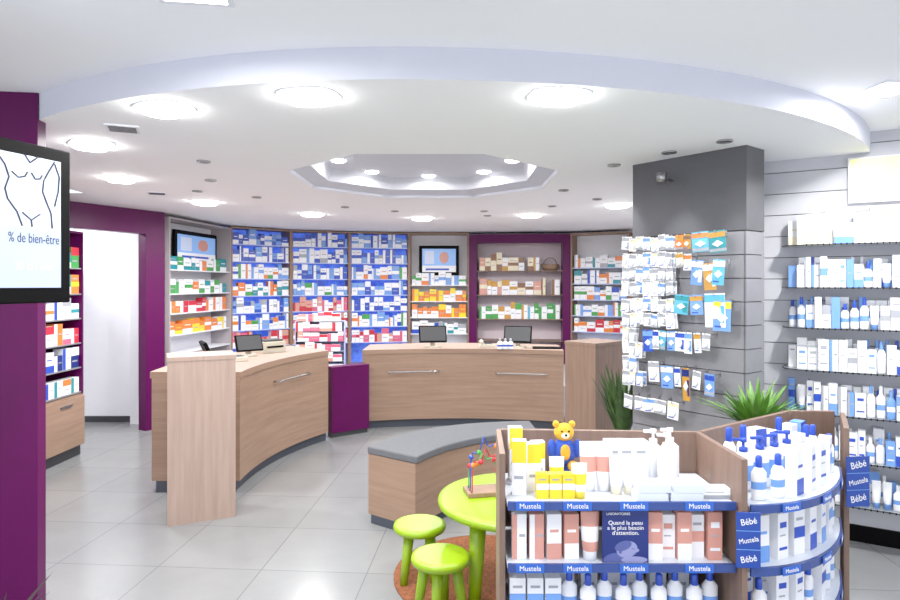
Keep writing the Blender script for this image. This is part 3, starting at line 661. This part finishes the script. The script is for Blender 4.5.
for ri in range(10):
    z=1.9-ri*.098
    for ci in range(7):
        u=.025+ci*.054
        if ri>5 and ci>1+(ri%2): continue
        pack(u,z+random.uniform(-.012,.012),random.choice([.05,.056]),random.choice([.085,.095,.1]),'white',random.choice(['grey','white','lightblue','grey','grey','cream']),2)
for u,z,w,h,a,b in [(.42,1.9,.06,.09,'orange','gold'),(.47,1.9,.05,.09,'gold','brown'),(.56,1.91,.1,.12,'sky','orange'),(.66,1.91,.1,.13,'teal','gold'),
    (.42,1.79,.05,.09,'cream','gold'),(.47,1.78,.06,.1,'white','orange'),(.54,1.74,.08,.15,'lightblue','white'),(.61,1.72,.07,.16,'gold','white'),(.68,1.74,.07,.15,'sky','white'),
    (.44,1.53,.09,.12,'sky','teal'),(.53,1.53,.08,.12,'lightblue','gold'),(.65,1.54,.13,.2,'white','sky'),(.7,1.5,.1,.18,'lightblue','yellow'),
    (.42,1.3,.06,.12,'white','blue'),(.48,1.3,.06,.13,'white','lightblue'),(.54,1.3,.05,.12,'white','gold'),(.60,1.3,.05,.1,'white','grey'),(.19,1.3,.07,.14,'blue','lightblue'),(.25,1.3,.06,.12,'white','blue'),(.30,1.3,.06,.12,'sky','white'),(.36,1.3,.06,.12,'lightblue','white'),
    (.24,1.1,.07,.13,'white','grey'),(.33,1.08,.08,.14,'lightblue','white'),(.40,1.08,.05,.12,'white','blue'),(.46,1.08,.05,.2,'gold','navy'),(.54,1.07,.06,.11,'white','grey'),(.62,1.06,.07,.13,'lightblue','blue'),
    (.05,.86,.08,.09,'white','grey'),(.13,.86,.08,.09,'white','grey'),(.21,.86,.08,.09,'white','lightblue'),(.29,.86,.08,.09,'white','grey'),(.38,.86,.08,.11,'white','cream')]:
    pack(u,z,w,h,a,b)

# ------------------------------------------------------------------ television
tv0=(-1.85,1.55); tv1=(-1.53,2.5); Mt=frame(tv0,tv1,1.53); W=dist(tv0,tv1)
tv=ob('television',MB().box(0,W,0,.06,0,.606,BLACK),M=Mt,label='black framed flat television showing a body drawing',cat='television',bevel=.006)
ob('screen',MB().box(.05,W-.045,-.002,0,.06,.556,SCREEN),tv)
ob('screen_strip',MB().box(.05,W-.045,-.003,-.002,.06,.285,SCRSTRIP),tv)
ob('ceiling_mount',MB().tube([(.45,.1,.3),(.45,.1,UZ-1.53)],.02,METAL).box(.35,.55,.06,.12,.2,.4,DGREY),tv)
f=MB()
for pts in ([(.70,.56),(.735,.5),(.75,.44),(.735,.38),(.745,.33),(.78,.27),(.80,.2)],
            [(.93,.56),(.905,.5),(.885,.45),(.88,.39),(.895,.34),(.915,.28),(.92,.2)],
            [(.76,.47),(.785,.445),(.81,.455),(.82,.48)],[(.835,.48),(.85,.45),(.87,.455),(.878,.475)],
            [(.80,.27),(.835,.235),(.87,.27)],[(.835,.235),(.838,.2)],[(.7,.54),(.67,.48),(.66,.4),(.64,.32)],[(.93,.55),(.95,.48),(.945,.4),(.93,.32)],
            [(.81,.565),(.83,.53),(.86,.565)]):
    pts=[(u,.29+(v-.2)*.73) for u,v in pts]
    P=[]
    for i in range(len(pts)-1):
        for k in range(4): t=k/4; P.append((pts[i][0]+(pts[i+1][0]-pts[i][0])*t,pts[i][1]+(pts[i+1][1]-pts[i][1])*t))
    P.append(pts[-1]); f.tube([(u,-.004,v) for u,v in P],.003,INK,5)
ob('picture',f,tv,label='line drawing of a torso')
text('% de bien-être',.052,INK,tv,T(.95,-.004,.245),sx=.66,align='RIGHT')
text('30 cl / jour',.045,INKL,tv,T(.93,-.004,.14),sx=.8,align='RIGHT')

# ------------------------------------------------------------------ world, camera
w=bpy.data.worlds.new('World'); scene.world=w; w.use_nodes=True
w.node_tree.nodes['Background'].inputs[0].default_value=(.88,.92,1,1); w.node_tree.nodes['Background'].inputs[1].default_value=1.2
cam=bpy.data.cameras.new('Camera'); co=bpy.data.objects.new('Camera',cam); COL.objects.link(co)
cam.sensor_width=36; cam.lens=620*36/900; cam.shift_y=-15/900
co.location=(0,0,1.6); co.rotation_euler=(math.pi/2,0,0); scene.camera=co
scene.view_settings.view_transform='Standard'
scene.view_settings.exposure=.52; scene.view_settings.gamma=1.17
